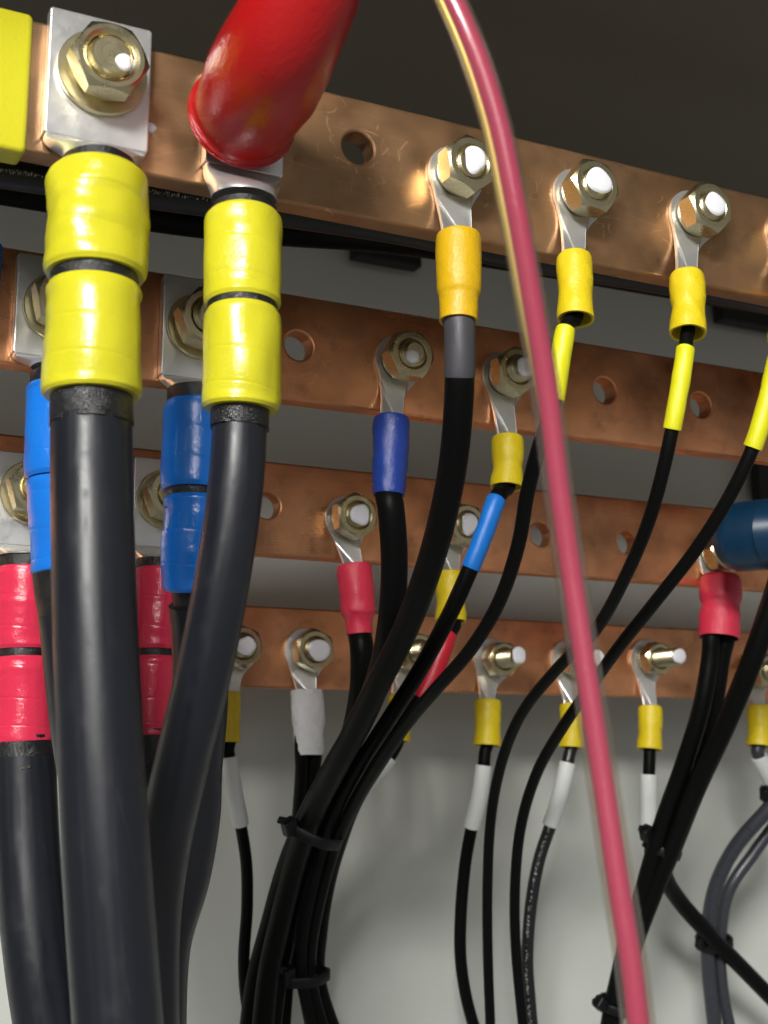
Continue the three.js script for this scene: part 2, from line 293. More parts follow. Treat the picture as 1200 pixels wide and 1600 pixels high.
// ---------------------------------------------------------------- ring terminal wires
function ringLug(R, neck, L, dz, thick = 0.0015) {                   // ring at the origin, neck down -y, bent forward by dz
  const s = new THREE.Shape(), pts = [], a0 = -Math.PI / 2 - 0.98, a1 = -Math.PI / 2 + 0.98, nb = Math.min(-L * 0.86, -R * 1.3) < -R * 1.85 ? R * 1.85 : Math.max(R * 1.3, L * 0.86);
  for (let i = 0; i <= 12; i++) pts.push([-neck, lerp(-L, -nb, i / 12)]);
  const cA = [Math.cos(a0) * R, Math.sin(a0) * R];
  for (let i = 1; i < 8; i++) { const t = i / 8, q = [-neck, -R * 1.12]; pts.push([(1 - t) ** 2 * -neck + 2 * t * (1 - t) * q[0] + t * t * cA[0], (1 - t) ** 2 * -nb + 2 * t * (1 - t) * q[1] + t * t * cA[1]]); }
  for (let i = 0; i <= 48; i++) { const a = a0 - (2 * Math.PI - (a1 - a0)) * i / 48; pts.push([Math.cos(a) * R, Math.sin(a) * R]); }
  const all = pts.concat(pts.slice(0, 20).reverse().map(([x, y]) => [-x, y]));
  all.forEach(([x, y], i) => i ? s.lineTo(x, y) : s.moveTo(x, y)); s.closePath();
  const h = new THREE.Path(); h.absellipse(0, 0, 0.0053, 0.0053, 0, 6.2832, true); s.holes.push(h);
  const g = new THREE.ExtrudeGeometry(s, { depth: thick - 0.0006, bevelEnabled: true, bevelSize: 0.0003, bevelThickness: 0.0003, bevelSegments: 2, curveSegments: 24 });
  g.translate(0, 0, 0.0003);
  const p = g.attributes.position;
  for (let i = 0; i < p.count; i++) { const y = p.getY(i), t = smooth(-R * 0.95, -L, y); p.setZ(i, p.getZ(i) + dz * t + 0.18 * t * Math.abs(p.getX(i)) ** 2 / Math.max(neck, 0.001) * -1.2); }
  g.computeVertexNormals(); return toCreasedNormals(g, 0.5);
}
const sleeveBump = (s, amp) => (t, a, l) => amp * (0.6 * noise(Math.cos(a) * 1.3 + s * 3, Math.sin(a) * 1.3 + l * 160, s) + 0.4 * noise(Math.cos(a) * 3 + s, Math.sin(a) * 3, l * 420));
const WG = 'wires with ring terminals on the busbars';
function wire(c) {
  c = { ...c, s0: [c.s0[0], c.s0[1] + c.rs * (1178 - c.s0[1]) / 2000], s1: [c.s1[0], c.s1[1] + c.rs * (1178 - c.s1[1]) / 2000] };   // the near rim is what shows
  const zb = Z[c.bar], base = at(c.base[0], c.base[1], zb), o = thing(c.name ?? 'terminal_wire', c.label, 'wire', base, WG);
  const S0 = at(c.s0[0], c.s0[1], zb + 0.004), rs = size(S0, c.rs), ax = zb + Math.max(0.0055, rs * 0.92);
  const A = at(c.s0[0], c.s0[1], ax), B = at(c.s1[0], c.s1[1], ax + (c.lean ?? 0.002));
  const d = A.clone().sub(base), L = Math.hypot(d.x, d.y) + 0.004, R = c.R ?? 0.0097;
  const g = ringLug(R, c.neck ?? 0.0042, L, d.z + 0.0004); g.rotateZ(Math.atan2(d.x, -d.y)); mesh('ring_lug', g, M.tin, o);
  // sleeve: closed on the lug, flared and open at the wire end
  const w = 0.0009, rf = sleeveBump(c.base[0] * 0.37, c.bump ?? 0.00035), sl = spline([A, A.clone().lerp(B, 0.5).add(new THREE.Vector3(0, 0, 0.0004)), B]);
  const shape = c.shape ?? [[0, 0.93], [0.04, 1], [0.3, 1], [0.45, 0.985], [0.58, 0.93], [0.7, 0.95], [0.82, 1.01], [1, 1.04]];
  const sc = new THREE.CatmullRomCurve3(shape.map(([t, r]) => new THREE.Vector3(t, r, 0)));
  const prof = [[0.02, rs * 0.5], [0, rs * 0.62], [0, rs * 0.88, 1]];
  for (let i = 0; i <= 36; i++) { const q = sc.getPoint(i / 36); prof.push([Math.min(1, Math.max(0.004, q.x)), rs * q.y]); }
  const rEnd = rs * shape.at(-1)[1]; prof.push([1, rEnd - 0.0001, 1], [1, rEnd - w], [0.985, rEnd - w - 0.0001], [0.75, rEnd - w - 0.0004]);
  partOf(o, 'sleeve', sweep(sl, prof, { n: 32, rough: rf, caps: false }), c.sleeve, c.sleeveLabel);
  // the insulated wire, starting inside the sleeve
  const wr = size(A, c.rw), paths = c.paths ?? [c.path];
  paths.forEach((path, q) => {
    const sh = c.paths ? (q - (paths.length - 1) / 2) * wr * 2.05 : 0;
    const pts = [A.clone().lerp(B, 0.6), B.clone()]; pts.forEach((p) => { p.x += sh; }); pts.push(...path.map(([u, v, z]) => at(u, v, z)));
    const cv = spline(pts), n = pts.length - 1;
    partOf(o, 'insulation', sweep(cv, even(wr, 110), { n: 18 }), c.wire ?? M.wire);
    if (q === 0) for (const m of c.marks ?? []) {
      const sub = new Sub(cv, m.i / n, m.j / n), mr = m.r ? size(pts[Math.ceil(m.i)], m.r) : wr * 1.22;
      partOf(o, m.name ?? 'marker_sleeve', sweep(sub, [[0.012, wr * 0.8], [0, wr * 1.02, 1], [0, mr - 0.00015], [0.008, mr], ...even(mr, 18).slice(1, -1), [0.992, mr], [1, mr - 0.00015, 1], [1, wr * 0.95], [0.985, wr * 0.8]], { n: 28, rough: sleeveBump(m.i + c.base[0], 0.00018), caps: false }), m.mat, m.label);
    }
  });
  return o;
}
const Y = M.yellowSleeve;
// --- top bar
bolt(1, [710, 276], { spin: 0.15, tip: 0.0138 }, 'hex nut on the top bar above the amber sleeve, partly behind the pink cable');
wire({ bar: 1, base: [710, 276], s0: [716, 354], s1: [716, 490], rs: 35, sleeve: M.amberSleeve, rw: 23, neck: 0.0052,
  shape: [[0, 0.95], [0.04, 1], [0.4, 1], [0.66, 0.95], [0.74, 0.86], [0.88, 0.84], [1, 0.85]],
  label: 'thick black wire with an amber sleeved lug on the top bar and a grey collar', sleeveLabel: 'amber yellow lug sleeve',
  path: [[717, 500, 0.2768], [718, 590, 0.2755], [712, 690, 0.265], [698, 780, 0.25], [672, 880, 0.23], [635, 980, 0.205], [590, 1070, 0.18], [540, 1170, 0.15], [492, 1265, 0.118], [464, 1340, 0.098], [440, 1430, 0.083], [420, 1520, 0.073], [406, 1650, 0.068]],
  marks: [{ i: 0.5, j: 3, r: 24.5, mat: M.greyShrink, name: 'shrink_collar', label: 'dull grey shrink collar below the amber sleeve' }] });
bolt(1, [901, 309], { spin: 0.45 }, 'hex nut on the top bar, first one right of the pink cable');
wire({ bar: 1, base: [901, 309], s0: [897, 391], s1: [899, 490], rs: 27.5, sleeve: Y, rw: 11.5, lean: 0.004,
  label: 'thin black wire from the top bar whose yellow marker dips behind the pink cable',
  path: [[895, 498, 0.277], [884, 515, 0.279], [866, 625, 0.276], [842, 700, 0.272], [824, 770, 0.26], [810, 850, 0.248], [780, 940, 0.232], [735, 1015, 0.215], [680, 1078, 0.195], [640, 1125, 0.175], [600, 1180, 0.155], [555, 1255, 0.127], [525, 1320, 0.104], [502, 1400, 0.086], [487, 1480, 0.072], [488, 1540, 0.062], [520, 1650, 0.055]],
  marks: [{ i: 3, j: 4, r: 16, mat: M.yellowMark, label: 'bright yellow marker sleeve' }] });
bolt(1, [1079, 341], { spin: 0.3 }, 'hex nut on the top bar, second one right of the pink cable');
wire({ bar: 1, base: [1079, 341], s0: [1073, 421], s1: [1075, 512], rs: 27, sleeve: Y, rw: 10.5, lean: 0.004,
  label: 'thin top bar wire hanging by the open bolt holes of the second bar',
  path: [[1074, 520, 0.277], [1071, 545, 0.279], [1063, 600, 0.279], [1050, 671, 0.276], [1036, 735, 0.27], [1015, 810, 0.258], [980, 895, 0.238], [930, 985, 0.21], [875, 1040, 0.185], [818, 1110, 0.155], [787, 1180, 0.13], [768, 1270, 0.105], [762, 1370, 0.085], [762, 1480, 0.072], [768, 1650, 0.06]],
  marks: [{ i: 3, j: 5, r: 14.5, mat: M.yellowMark, label: 'bright yellow marker sleeve' }] });
bolt(1, [1230, 366], { spin: 0.3 }, 'hex nut on the top bar cut by the right edge of the photo');
wire({ bar: 1, base: [1230, 366], s0: [1228, 440], s1: [1226, 525], rs: 25, sleeve: Y, rw: 10.5, lean: 0.004,
  label: 'thin black wire whose yellow marker enters at the right edge of the photo',
  path: [[1222, 535, 0.277], [1214, 560, 0.278], [1203, 610, 0.277], [1176, 700, 0.272], [1140, 775, 0.262], [1090, 855, 0.246], [1028, 935, 0.226], [968, 1010, 0.2], [925, 1070, 0.175], [880, 1135, 0.15], [840, 1205, 0.125], [815, 1285, 0.104], [805, 1380, 0.085], [806, 1480, 0.072], [822, 1650, 0.06]],
  marks: [{ i: 3, j: 5, r: 15, mat: M.yellowMark, label: 'bright yellow marker sleeve' }] });
// --- second bar
bolt(2, [622, 566], { spin: 0.52, paint: 0.5, dab: [-0.0014, -0.0018], tip: 0.0146 }, 'hex nut on the second bar above the navy blue sleeve');
wire({ bar: 2, base: [622, 566], s0: [612, 646], s1: [607, 768], rs: 28.5, sleeve: M.navySleeve, rw: 21, neck: 0.0042,
  shape: [[0, 0.95], [0.04, 1], [0.3, 1], [0.5, 0.94], [0.62, 0.96], [0.8, 0.9], [1, 0.86]],
  label: 'thick black wire with a navy blue sleeved lug on the second bar', sleeveLabel: 'navy blue lug sleeve',
  path: [[610, 790, 0.205], [616, 870, 0.2], [612, 960, 0.19], [595, 1050, 0.172], [562, 1130, 0.148], [522, 1200, 0.128], [478, 1285, 0.1], [448, 1360, 0.08], [424, 1445, 0.068], [402, 1530, 0.06], [386, 1650, 0.055]] });
bolt(2, [786, 590], { spin: 0.1, tip: 0.0165 }, 'hex nut on the second bar half behind the pink cable');
wire({ bar: 2, base: [786, 590], s0: [793, 678], s1: [792, 756], rs: 24.5, sleeve: Y, rw: 13, neck: 0.0042,
  label: 'thin black wire with a bright blue marker, from the second bar',
  path: [[786, 765, 0.204], [776, 780, 0.206], [757, 832, 0.205], [735, 888, 0.202], [705, 955, 0.195], [660, 1040, 0.18], [610, 1120, 0.16], [560, 1198, 0.136], [522, 1270, 0.114], [500, 1340, 0.096], [480, 1420, 0.081], [470, 1500, 0.068], [478, 1555, 0.06], [505, 1650, 0.052]],
  marks: [{ i: 3, j: 5, r: 15, mat: M.blueMark, label: 'bright blue marker sleeve' }] });
// --- third bar
bolt(3, [541, 812], { spin: 0.1 }, 'hex nut on the third bar above the narrow red sleeve');
wire({ bar: 3, base: [541, 812], s0: [553, 879], s1: [562, 988], rs: 27.5, sleeve: M.redSleeve, rw: 18.5, neck: 0.0042,
  shape: [[0, 0.95], [0.04, 1], [0.4, 1], [0.55, 0.96], [0.68, 1], [0.76, 0.84], [0.85, 0.75], [1, 0.74]],
  label: 'thick black wire with a red sleeved lug on the third bar, left of the bundle', sleeveLabel: 'glossy red lug sleeve',
  path: [[565, 1010, 0.141], [565, 1070, 0.138], [553, 1140, 0.128], [532, 1205, 0.118], [500, 1285, 0.095], [474, 1360, 0.076], [450, 1445, 0.063], [432, 1530, 0.055], [418, 1650, 0.05]] });
bolt(3, [710, 826], { spin: 0.4 }, 'hex nut on the third bar behind the bright blue marker');
wire({ bar: 3, base: [710, 826], s0: [704, 892], s1: [704, 968], rs: 23.5, sleeve: Y, rw: 13, R: 0.0095,
  label: 'thin black wire with a dark red marker, from the third bar', path: [[708, 975, 0.141], [700, 990, 0.142], [682, 1040, 0.142], [658, 1092, 0.14], [635, 1125, 0.137], [598, 1180, 0.127], [555, 1250, 0.108], [530, 1315, 0.09], [513, 1375, 0.076], [500, 1455, 0.064], [497, 1530, 0.055], [535, 1650, 0.048]],
  marks: [{ i: 3, j: 5, r: 15.5, mat: M.redMark, label: 'dark red marker sleeve' }] });
bolt(3, [1112, 868], { spin: 0.4 }, 'hex nut on the third bar under the dark blue boot');
wire({ bar: 3, base: [1112, 868], s0: [1126, 897], s1: [1123, 994], rs: 32, sleeve: M.redSleeve, rw: 14,
  shape: [[0, 0.8], [0.05, 0.95], [0.15, 1], [0.35, 1.0], [0.48, 0.9], [0.62, 0.97], [0.8, 0.98], [1, 1.0]],
  label: 'pair of black wires in a red sleeved lug under the dark blue boot', sleeveLabel: 'wide glossy red lug sleeve',
  paths: [[[1110, 1025, 0.14], [1096, 1105, 0.136], [1070, 1190, 0.124], [1034, 1290, 0.1], [1005, 1390, 0.08], [978, 1480, 0.065], [955, 1580, 0.055], [945, 1650, 0.05]],
    [[1128, 1025, 0.138], [1112, 1120, 0.13], [1080, 1220, 0.112], [1042, 1310, 0.09], [1038, 1365, 0.072], [1062, 1408, 0.06], [1110, 1462, 0.055], [1165, 1518, 0.05], [1235, 1590, 0.045]]] });
// --- lowest bar
const low = { bar: 4, R: 0.0105, rw: 9.5, sleeve: Y, neck: 0.0040 };
const wm = (label) => [{ i: 3, j: 5, r: 13, mat: M.whiteMark, label }];
bolt(4, [366, 1013], { spin: 0.2, tip: 0.016 }, 'nut on the lowest bar peeping out right of the thick black cable');
wire({ ...low, base: [366, 1013], s0: [360, 1082], s1: [359, 1160], rs: 16, label: 'thin black wire with a white marker beside the thick black cable',
  path: [[357, 1170, 0.078], [358, 1182, 0.078], [366, 1235, 0.075], [376, 1288, 0.07], [385, 1350, 0.062], [386, 1420, 0.055], [381, 1500, 0.05], [386, 1570, 0.045], [405, 1650, 0.04]], marks: wm('white marker sleeve') });
bolt(4, [478, 1018], { spin: 0.1, tip: 0.0155 }, 'hex nut on the lowest bar above the white taped lug');
wire({ ...low, base: [478, 1018], s0: [480, 1078], s1: [482, 1180], rs: 25, sleeve: M.whiteSleeve, rw: 11, bump: 0.0009, neck: 0.0046,
  shape: [[0, 0.98], [0.05, 1.02], [0.3, 1.02], [0.5, 0.97], [0.7, 0.95], [0.9, 0.9], [1, 0.86]], label: 'pair of black wires in a white taped lug on the lowest bar', sleeveLabel: 'white tape wound round the lug',
  paths: [[[472, 1200, 0.077], [469, 1250, 0.068], [462, 1320, 0.055], [446, 1400, 0.048], [425, 1500, 0.042], [405, 1650, 0.04]], [[490, 1200, 0.077], [487, 1250, 0.068], [478, 1320, 0.052], [466, 1400, 0.045], [452, 1500, 0.04], [440, 1650, 0.036]]] });
bolt(4, [638, 1022], { spin: 0.3, tip: 0.022 }, 'stud on the lowest bar behind the black wire bundle');
wire({ ...low, base: [638, 1022], s0: [625, 1086], s1: [622, 1158], rs: 19, label: 'thin black wire with a white marker hidden by the black bundle',
  path: [[618, 1168, 0.078], [608, 1184, 0.078], [575, 1222, 0.075], [537, 1268, 0.07], [505, 1330, 0.055], [482, 1420, 0.045], [470, 1500, 0.04], [495, 1650, 0.035]], marks: wm('white marker sleeve') });
bolt(4, [769, 1032], { spin: 0.5, tip: 0.0245, flat: 0.0155, r: 0.0045 }, 'long stud on the lowest bar left of the pink cable');
wire({ ...low, base: [769, 1032], s0: [762, 1094], s1: [761, 1165], rs: 21, label: 'thin black wire with a white marker, on the lowest bar left of the pink cable',
  path: [[758, 1175, 0.078], [756, 1196, 0.078], [749, 1245, 0.076], [737, 1293, 0.072], [727, 1350, 0.065], [720, 1430, 0.058], [720, 1500, 0.052], [730, 1565, 0.047], [755, 1650, 0.04]], marks: wm('white marker sleeve') });
bolt(4, [888, 1033], { spin: 0.2, tip: 0.0255, r: 0.0045, flat: 0.0155 }, 'long stud on the lowest bar behind the pink cable');
wire({ ...low, base: [888, 1033], s0: [893, 1100], s1: [893, 1168], rs: 19, label: 'thin black wire with a white marker and white printing, beside the pink cable', wire: M.printed,
  path: [[890, 1178, 0.078], [887, 1192, 0.078], [876, 1240, 0.076], [860, 1290, 0.072], [842, 1345, 0.065], [829, 1420, 0.058], [824, 1500, 0.052], [828, 1565, 0.047], [836, 1650, 0.04]].map((p) => p), marks: wm('white marker sleeve') });
bolt(4, [1010, 1031], { spin: 0.35, tip: 0.0265, r: 0.0045, flat: 0.0155 }, 'long stud on the lowest bar right of the pink cable');
wire({ ...low, base: [1010, 1031], s0: [1016, 1104], s1: [1015, 1171], rs: 19, label: 'thin black wire whose white marker ends at the blocky tie head',
  path: [[1015, 1180, 0.078], [1014, 1210, 0.078], [1014, 1250, 0.077], [1014, 1292, 0.075], [1016, 1330, 0.068], [1012, 1400, 0.058], [985, 1490, 0.05], [955, 1600, 0.045], [945, 1650, 0.042]], marks: wm('white marker sleeve') });
bolt(4, [1182, 1050], { spin: 0.35, tip: 0.02 }, 'nut on the lowest bar at the right edge of the photo');
wire({ ...low, base: [1182, 1050], s0: [1187, 1103], s1: [1187, 1166], rs: 19.5, wire: M.greyWire, label: 'thin wire with a slanting white marker at the right edge of the photo',
  path: [[1183, 1172, 0.078], [1186, 1182, 0.078], [1198, 1206, 0.077], [1212, 1238, 0.075], [1216, 1275, 0.07], [1180, 1330, 0.062], [1140, 1390, 0.055], [1126, 1460, 0.048], [1128, 1540, 0.043], [1150, 1650, 0.04]], marks: wm('white marker sleeve') });

// loose cables of the right hand side
function run(name, label, category, path, px, mat, group) {
  const c = way(path), r = size(at(...path[1]), px), o = thing(name, label, category, c.getPoint(0.5), group);
  partOf(o, 'insulation', sweep(c, even(r, 110), { n: 20 }), mat); return o;
}
run('loose_cable', 'thick black cable slanting down from the right edge into the right bundle', 'cable', [[1235, 850, 0.19], [1205, 945, 0.18], [1172, 1040, 0.168], [1130, 1140, 0.148], [1088, 1230, 0.125], [1052, 1320, 0.1], [1020, 1395, 0.082], [985, 1490, 0.066], [962, 1580, 0.056], [950, 1650, 0.05]], 17, M.wire);
run('loose_cable', 'grey black cable curving in from the right edge, upper left of its pair', 'cable', [[1235, 1225, 0.09], [1195, 1270, 0.08], [1150, 1322, 0.068], [1120, 1380, 0.058], [1107, 1445, 0.05], [1108, 1520, 0.044], [1122, 1650, 0.038]], 11.5, M.greyWire);

// ---------------------------------------------------------------- big power cables
function powerCable(c) {
  const zb = Z[c.bar], tapeMat = { yellow: M.yellowTape, blue: M.blueTape, red: M.redTape }[c.color];
  const o = thing('power_cable', c.label, 'cable', at(c.plate[0], c.plate[1], zb), 'thick power cables at the left');
  // plate
  const p0 = at(c.plate[0], c.plate[1], zb + 0.005), hw = c.w / 2, yb = c.h;                 // plate reaches from +c.up to -c.h
  const s = new THREE.Shape(), r = 0.0004; const up = c.up;
  s.moveTo(-hw + r, -yb); s.lineTo(hw - r, -yb); s.lineTo(hw, -yb + r); s.lineTo(hw, up - r); s.lineTo(hw - r, up); s.lineTo(-hw + r, up); s.lineTo(-hw, up - r); s.lineTo(-hw, -yb + r); s.closePath();
  const h = new THREE.Path(); h.absellipse(0, 0, 0.0065, 0.0065, 0, 6.2832, true); s.holes.push(h);
  const pg = new THREE.ExtrudeGeometry(s, { depth: 0.0036, bevelEnabled: true, bevelSize: 0.0005, bevelThickness: 0.0005, bevelSegments: 3, curveSegments: 24 }); pg.translate(0, 0, 0.0007);
  const lug = mesh('lug', pg, M.tin, o); lug.userData.label = 'flat tinned lug plate';
  // path of the cable
  const pts = c.path.map(([u, v, z]) => at(u, v, z)), cv = spline(pts), n = pts.length - 1, rc = size(pts[2], c.rc);
  // neck: from the flat plate to the round barrel
  const rows = 20, m = 40, pos = [], idx = [], uv = [], a = new THREE.Vector3(o.position.x, o.position.y - yb - 0.0004, zb + 0.0025), b = cv.getPoint(0.2 / n), rb = size(b, c.rb);
  for (let j = 0; j <= rows; j++) { const t = j / rows, k = smooth(0, 1, t), e = lerp(0.16, 1, k), W = lerp(hw, rb, k), T = lerp(0.0023, rb, k), cx = lerp(a.x, b.x, k), cy = lerp(a.y, b.y, t), cz = lerp(a.z, b.z, k);
    for (let i = 0; i <= m; i++) { const q = i / m * 6.2832, C = Math.cos(q), S = Math.sin(q); pos.push(cx + Math.sign(C) * Math.abs(C) ** e * W, cy, cz + Math.sign(S) * Math.abs(S) ** e * T); uv.push(i / m * 0.06, cy); } }
  for (let j = 0; j < rows; j++) for (let i = 0; i < m; i++) { const q = j * (m + 1) + i; idx.push(q, q + 1, q + m + 1, q + 1, q + m + 2, q + m + 1); }
  const ng = new THREE.BufferGeometry(); ng.setAttribute('position', new THREE.Float32BufferAttribute(pos, 3)); ng.setAttribute('uv', new THREE.Float32BufferAttribute(uv, 2)); ng.setIndex(idx); ng.computeVertexNormals();
  partOf(o, 'lug_barrel', ng, M.tin);
  // sleeves and tape bands: each given by two photograph heights
  const tOf = (v, px) => { let best = 0, bd = 1e9; for (let i = 0; i <= 600; i++) { const p = cv.getPoint(i / 600), to = CAM.clone().sub(p); to.y = 0; p.addScaledVector(to.normalize(), size(p, px)); const q = p.clone().sub(CAM); const f = q.dot(FW), upv = new THREE.Vector3(0, 1, 0).applyEuler(camera.rotation), vv = 800 - q.dot(upv) / f * F; if (Math.abs(vv - v) < bd) { bd = Math.abs(vv - v); best = i / 600; } } return best; };
  c.bands.forEach(([v0, v1, px, kind], q) => {
    const t0 = tOf(v0, px), t1 = tOf(v1, px), sub = new Sub(cv, t0, t1), L = sub.getLength(), rr = size(cv.getPoint((t0 + t1) / 2), px), sd = q * 17 + c.plate[0] * 0.3;
    if (kind === 'tape') {
      const rough = (t, an, l) => { const lift = 0.0007 * (smooth(0, 0.0013, l) * smooth(0, 0.0011, L - l) - 1), ca = Math.cos(an), sa = Math.sin(an), lap = ((l / 0.0105 + 0.10 * sa + sd) % 1 + 1) % 1; return lift + smooth(0, 0.004, l) * smooth(0, 0.004, L - l) * (0.0010 * noise(ca * 1.1 + sd, sa * 1.1, l * 60) + 0.00040 * smooth(-0.25, 0.5, noise(l * 45, sd, ca)) * noise(ca * 0.8 + sd, sa * 0.8 + 5, l * 330) + 0.00012 * noise(ca * 4 + sd, sa * 4, l * 120) - 0.00012 * smooth(0.9, 1, lap)); };
      partOf(o, 'tape_band', sweep(sub, even(rr, 90), { n: 64, rough }), tapeMat, c.color + ' tape band');
    } else partOf(o, 'shrink_collar', sweep(sub, even(rr, 24), { n: 48, rough: (t, an, l) => 0.00022 * noise(Math.cos(an) * 2.5 + sd, Math.sin(an) * 2.5, l * 220) + (t > 0.9 ? 0.0005 * noise(Math.cos(an) * 5, Math.sin(an) * 5, sd) : 0) }), M.shrink);
  });
  const ts = tOf(c.bands.at(-1)[1] - 22, c.rc), sub = new Sub(cv, ts, 1);
  partOf(o, 'insulation', sweep(sub, even(rc, 110), { n: 56, rough: (t, an, l) => 0.00010 * noise(Math.cos(an) * 1.5, Math.sin(an) * 1.5, l * 60) }), M.cable);
  return o;
}
const cabA = powerCable({ bar: 1, color: 'yellow', plate: [150, 128], w: 0.0285, up: 0.0170, h: 0.0205, rb: 55, rc: 62, label: 'thick black cable with yellow tape, leftmost, its lug plate bare on the top bar',
  path: [[156, 232, 0.281], [152, 340, 0.284], [146, 510, 0.286], [143, 640, 0.287], [144, 760, 0.288], [150, 1000, 0.292], [164, 1300, 0.296], [188, 1650, 0.298]],
  bands: [[234, 262, 56, 'collar'], [246, 404, 78, 'tape'], [380, 450, 68, 'collar'], [424, 600, 76, 'tape'], [585, 648, 64, 'collar']] });
bolt(1, [152, 130], { flat: 0.0195, lug: 0.0048, nutH: 0.0078, tip: 0.0175, r: 0.0068, washer: 0.0128, spin: 0.52, paint: 0.38, dab: [0.0032, -0.0014] }, 'large nut and stud on the leftmost bare lug plate of the top bar');
{ const o = scene.children.at(-1), b = mesh('paint_mark', paintBlob(0.0029, 0.0007, 3.3), M.paint, o), q = at(208, 106, Z[1] + 0.0170 - 0.0021); b.position.copy(q.sub(o.position)); b.userData.label = 'white paint dab on the nut';
  const bar = scene.getObjectByName('copper_busbar'), d = mesh('paint_mark', paintBlob(0.0018, 0.0009, 8.1), M.paint, bar); d.position.copy(at(236, 200, Z[1] + 0.0002).sub(bar.position)); d.userData.label = 'white paint dot beside the leftmost lug'; }
powerCable({ bar: 1, color: 'yellow', plate: [376, 196], w: 0.0235, up: 0.0145, h: 0.0160, rb: 51, rc: 42.5, label: 'thick black cable with yellow tape, right one, its lug under the red boot',
  path: [[381, 292, 0.279], [380, 400, 0.281], [378, 540, 0.283], [375, 650, 0.283], [368, 760, 0.283], [348, 900, 0.28], [316, 1060, 0.272], [282, 1200, 0.26], [256, 1320, 0.248], [240, 1450, 0.238], [238, 1650, 0.23]],
  bands: [[306, 330, 52, 'collar'], [314, 459, 60, 'tape'], [435, 500, 55, 'collar'], [468, 624, 60, 'tape'], [615, 658, 46, 'collar']] });
powerCable({ bar: 2, color: 'blue', plate: [92, 488], w: 0.029, up: 0.0165, h: 0.017, rb: 46, rc: 54, label: 'thick cable with blue tape, mostly hidden behind the leftmost yellow taped cable',
  path: [[96, 560, 0.206], [95, 650, 0.207], [96, 800, 0.208], [104, 895, 0.208], [116, 970, 0.208], [135, 1133, 0.21], [153, 1240, 0.212], [172, 1370, 0.215], [192, 1500, 0.217], [216, 1650, 0.218]],
  bands: [[572, 600, 47, 'collar'], [590, 737, 54, 'tape'], [720, 760, 46, 'collar'], [740, 886, 54, 'tape'], [872, 975, 53, 'collar']] });
bolt(2, [88, 490], { flat: 0.019, lug: 0.0048, nutH: 0.0095, tip: 0.02, r: 0.006, washer: 0.012, spin: 0.2, paint: 0 }, 'large nut behind the leftmost yellow tape, on the second bar');
powerCable({ bar: 2, color: 'blue', plate: [313, 520], w: 0.029, up: 0.0175, h: 0.018, rb: 50, rc: 44, label: 'thick cable with blue tape between the two yellow taped cables',
  path: [[314, 590, 0.206], [311, 690, 0.207], [306, 800, 0.208], [305, 905, 0.206], [312, 1000, 0.2], [312, 1110, 0.193], [304, 1200, 0.187], [301, 1275, 0.183], [286, 1367, 0.178], [255, 1475, 0.174], [246, 1650, 0.17]],
  bands: [[598, 625, 52, 'collar'], [617, 757, 55, 'tape'], [740, 790, 47, 'collar'], [769, 912, 52, 'tape'], [895, 960, 37, 'collar']] });
bolt(2, [303, 518], { flat: 0.019, lug: 0.0048, nutH: 0.0095, tip: 0.0215, r: 0.006, washer: 0.0115, spin: 0.35, paint: 0 }, 'large nut with bare threads on the second bar beside the yellow tape');
powerCable({ bar: 3, color: 'red', plate: [49, 782], w: 0.0275, up: 0.0165, h: 0.0175, rb: 42, rc: 49, label: 'thick cable with red tape at the left edge of the photo',
  path: [[44, 850, 0.141], [40, 950, 0.142], [37, 1080, 0.143], [37, 1180, 0.144], [41, 1290, 0.146], [50, 1420, 0.15], [62, 1520, 0.153], [84, 1660, 0.155]],
  bands: [[868, 890, 44, 'collar'], [880, 1012, 46, 'tape'], [1000, 1040, 42, 'collar'], [1024, 1163, 48, 'tape'], [1150, 1206, 48, 'collar']] });
bolt(3, [46, 774], { flat: 0.019, lug: 0.0048, nutH: 0.0095, tip: 0.018, r: 0.006, washer: 0.012, spin: 0.3, paint: 0 }, 'large nut on the third bar at the left edge, beside the blue tape');
powerCable({ bar: 3, color: 'red', plate: [259, 788], w: 0.0275, up: 0.0165, h: 0.0175, rb: 42, rc: 44, label: 'thick cable with red tape between the two yellow taped cables',
  path: [[258, 860, 0.141], [250, 960, 0.142], [243, 1090, 0.143], [240, 1180, 0.144], [238, 1300, 0.146], [236, 1450, 0.15], [240, 1650, 0.152]],
  bands: [[872, 895, 44, 'collar'], [886, 1013, 47, 'tape'], [1000, 1040, 42, 'collar'], [1024, 1153, 47, 'tape'], [1140, 1200, 46, 'collar']] });
bolt(3, [252, 784], { flat: 0.019, lug: 0.0048, nutH: 0.0095, tip: 0.02, r: 0.006, washer: 0.0115, spin: 0.35, paint: 0 }, 'large nut on the third bar beside the blue tape, between the yellow taped cables');

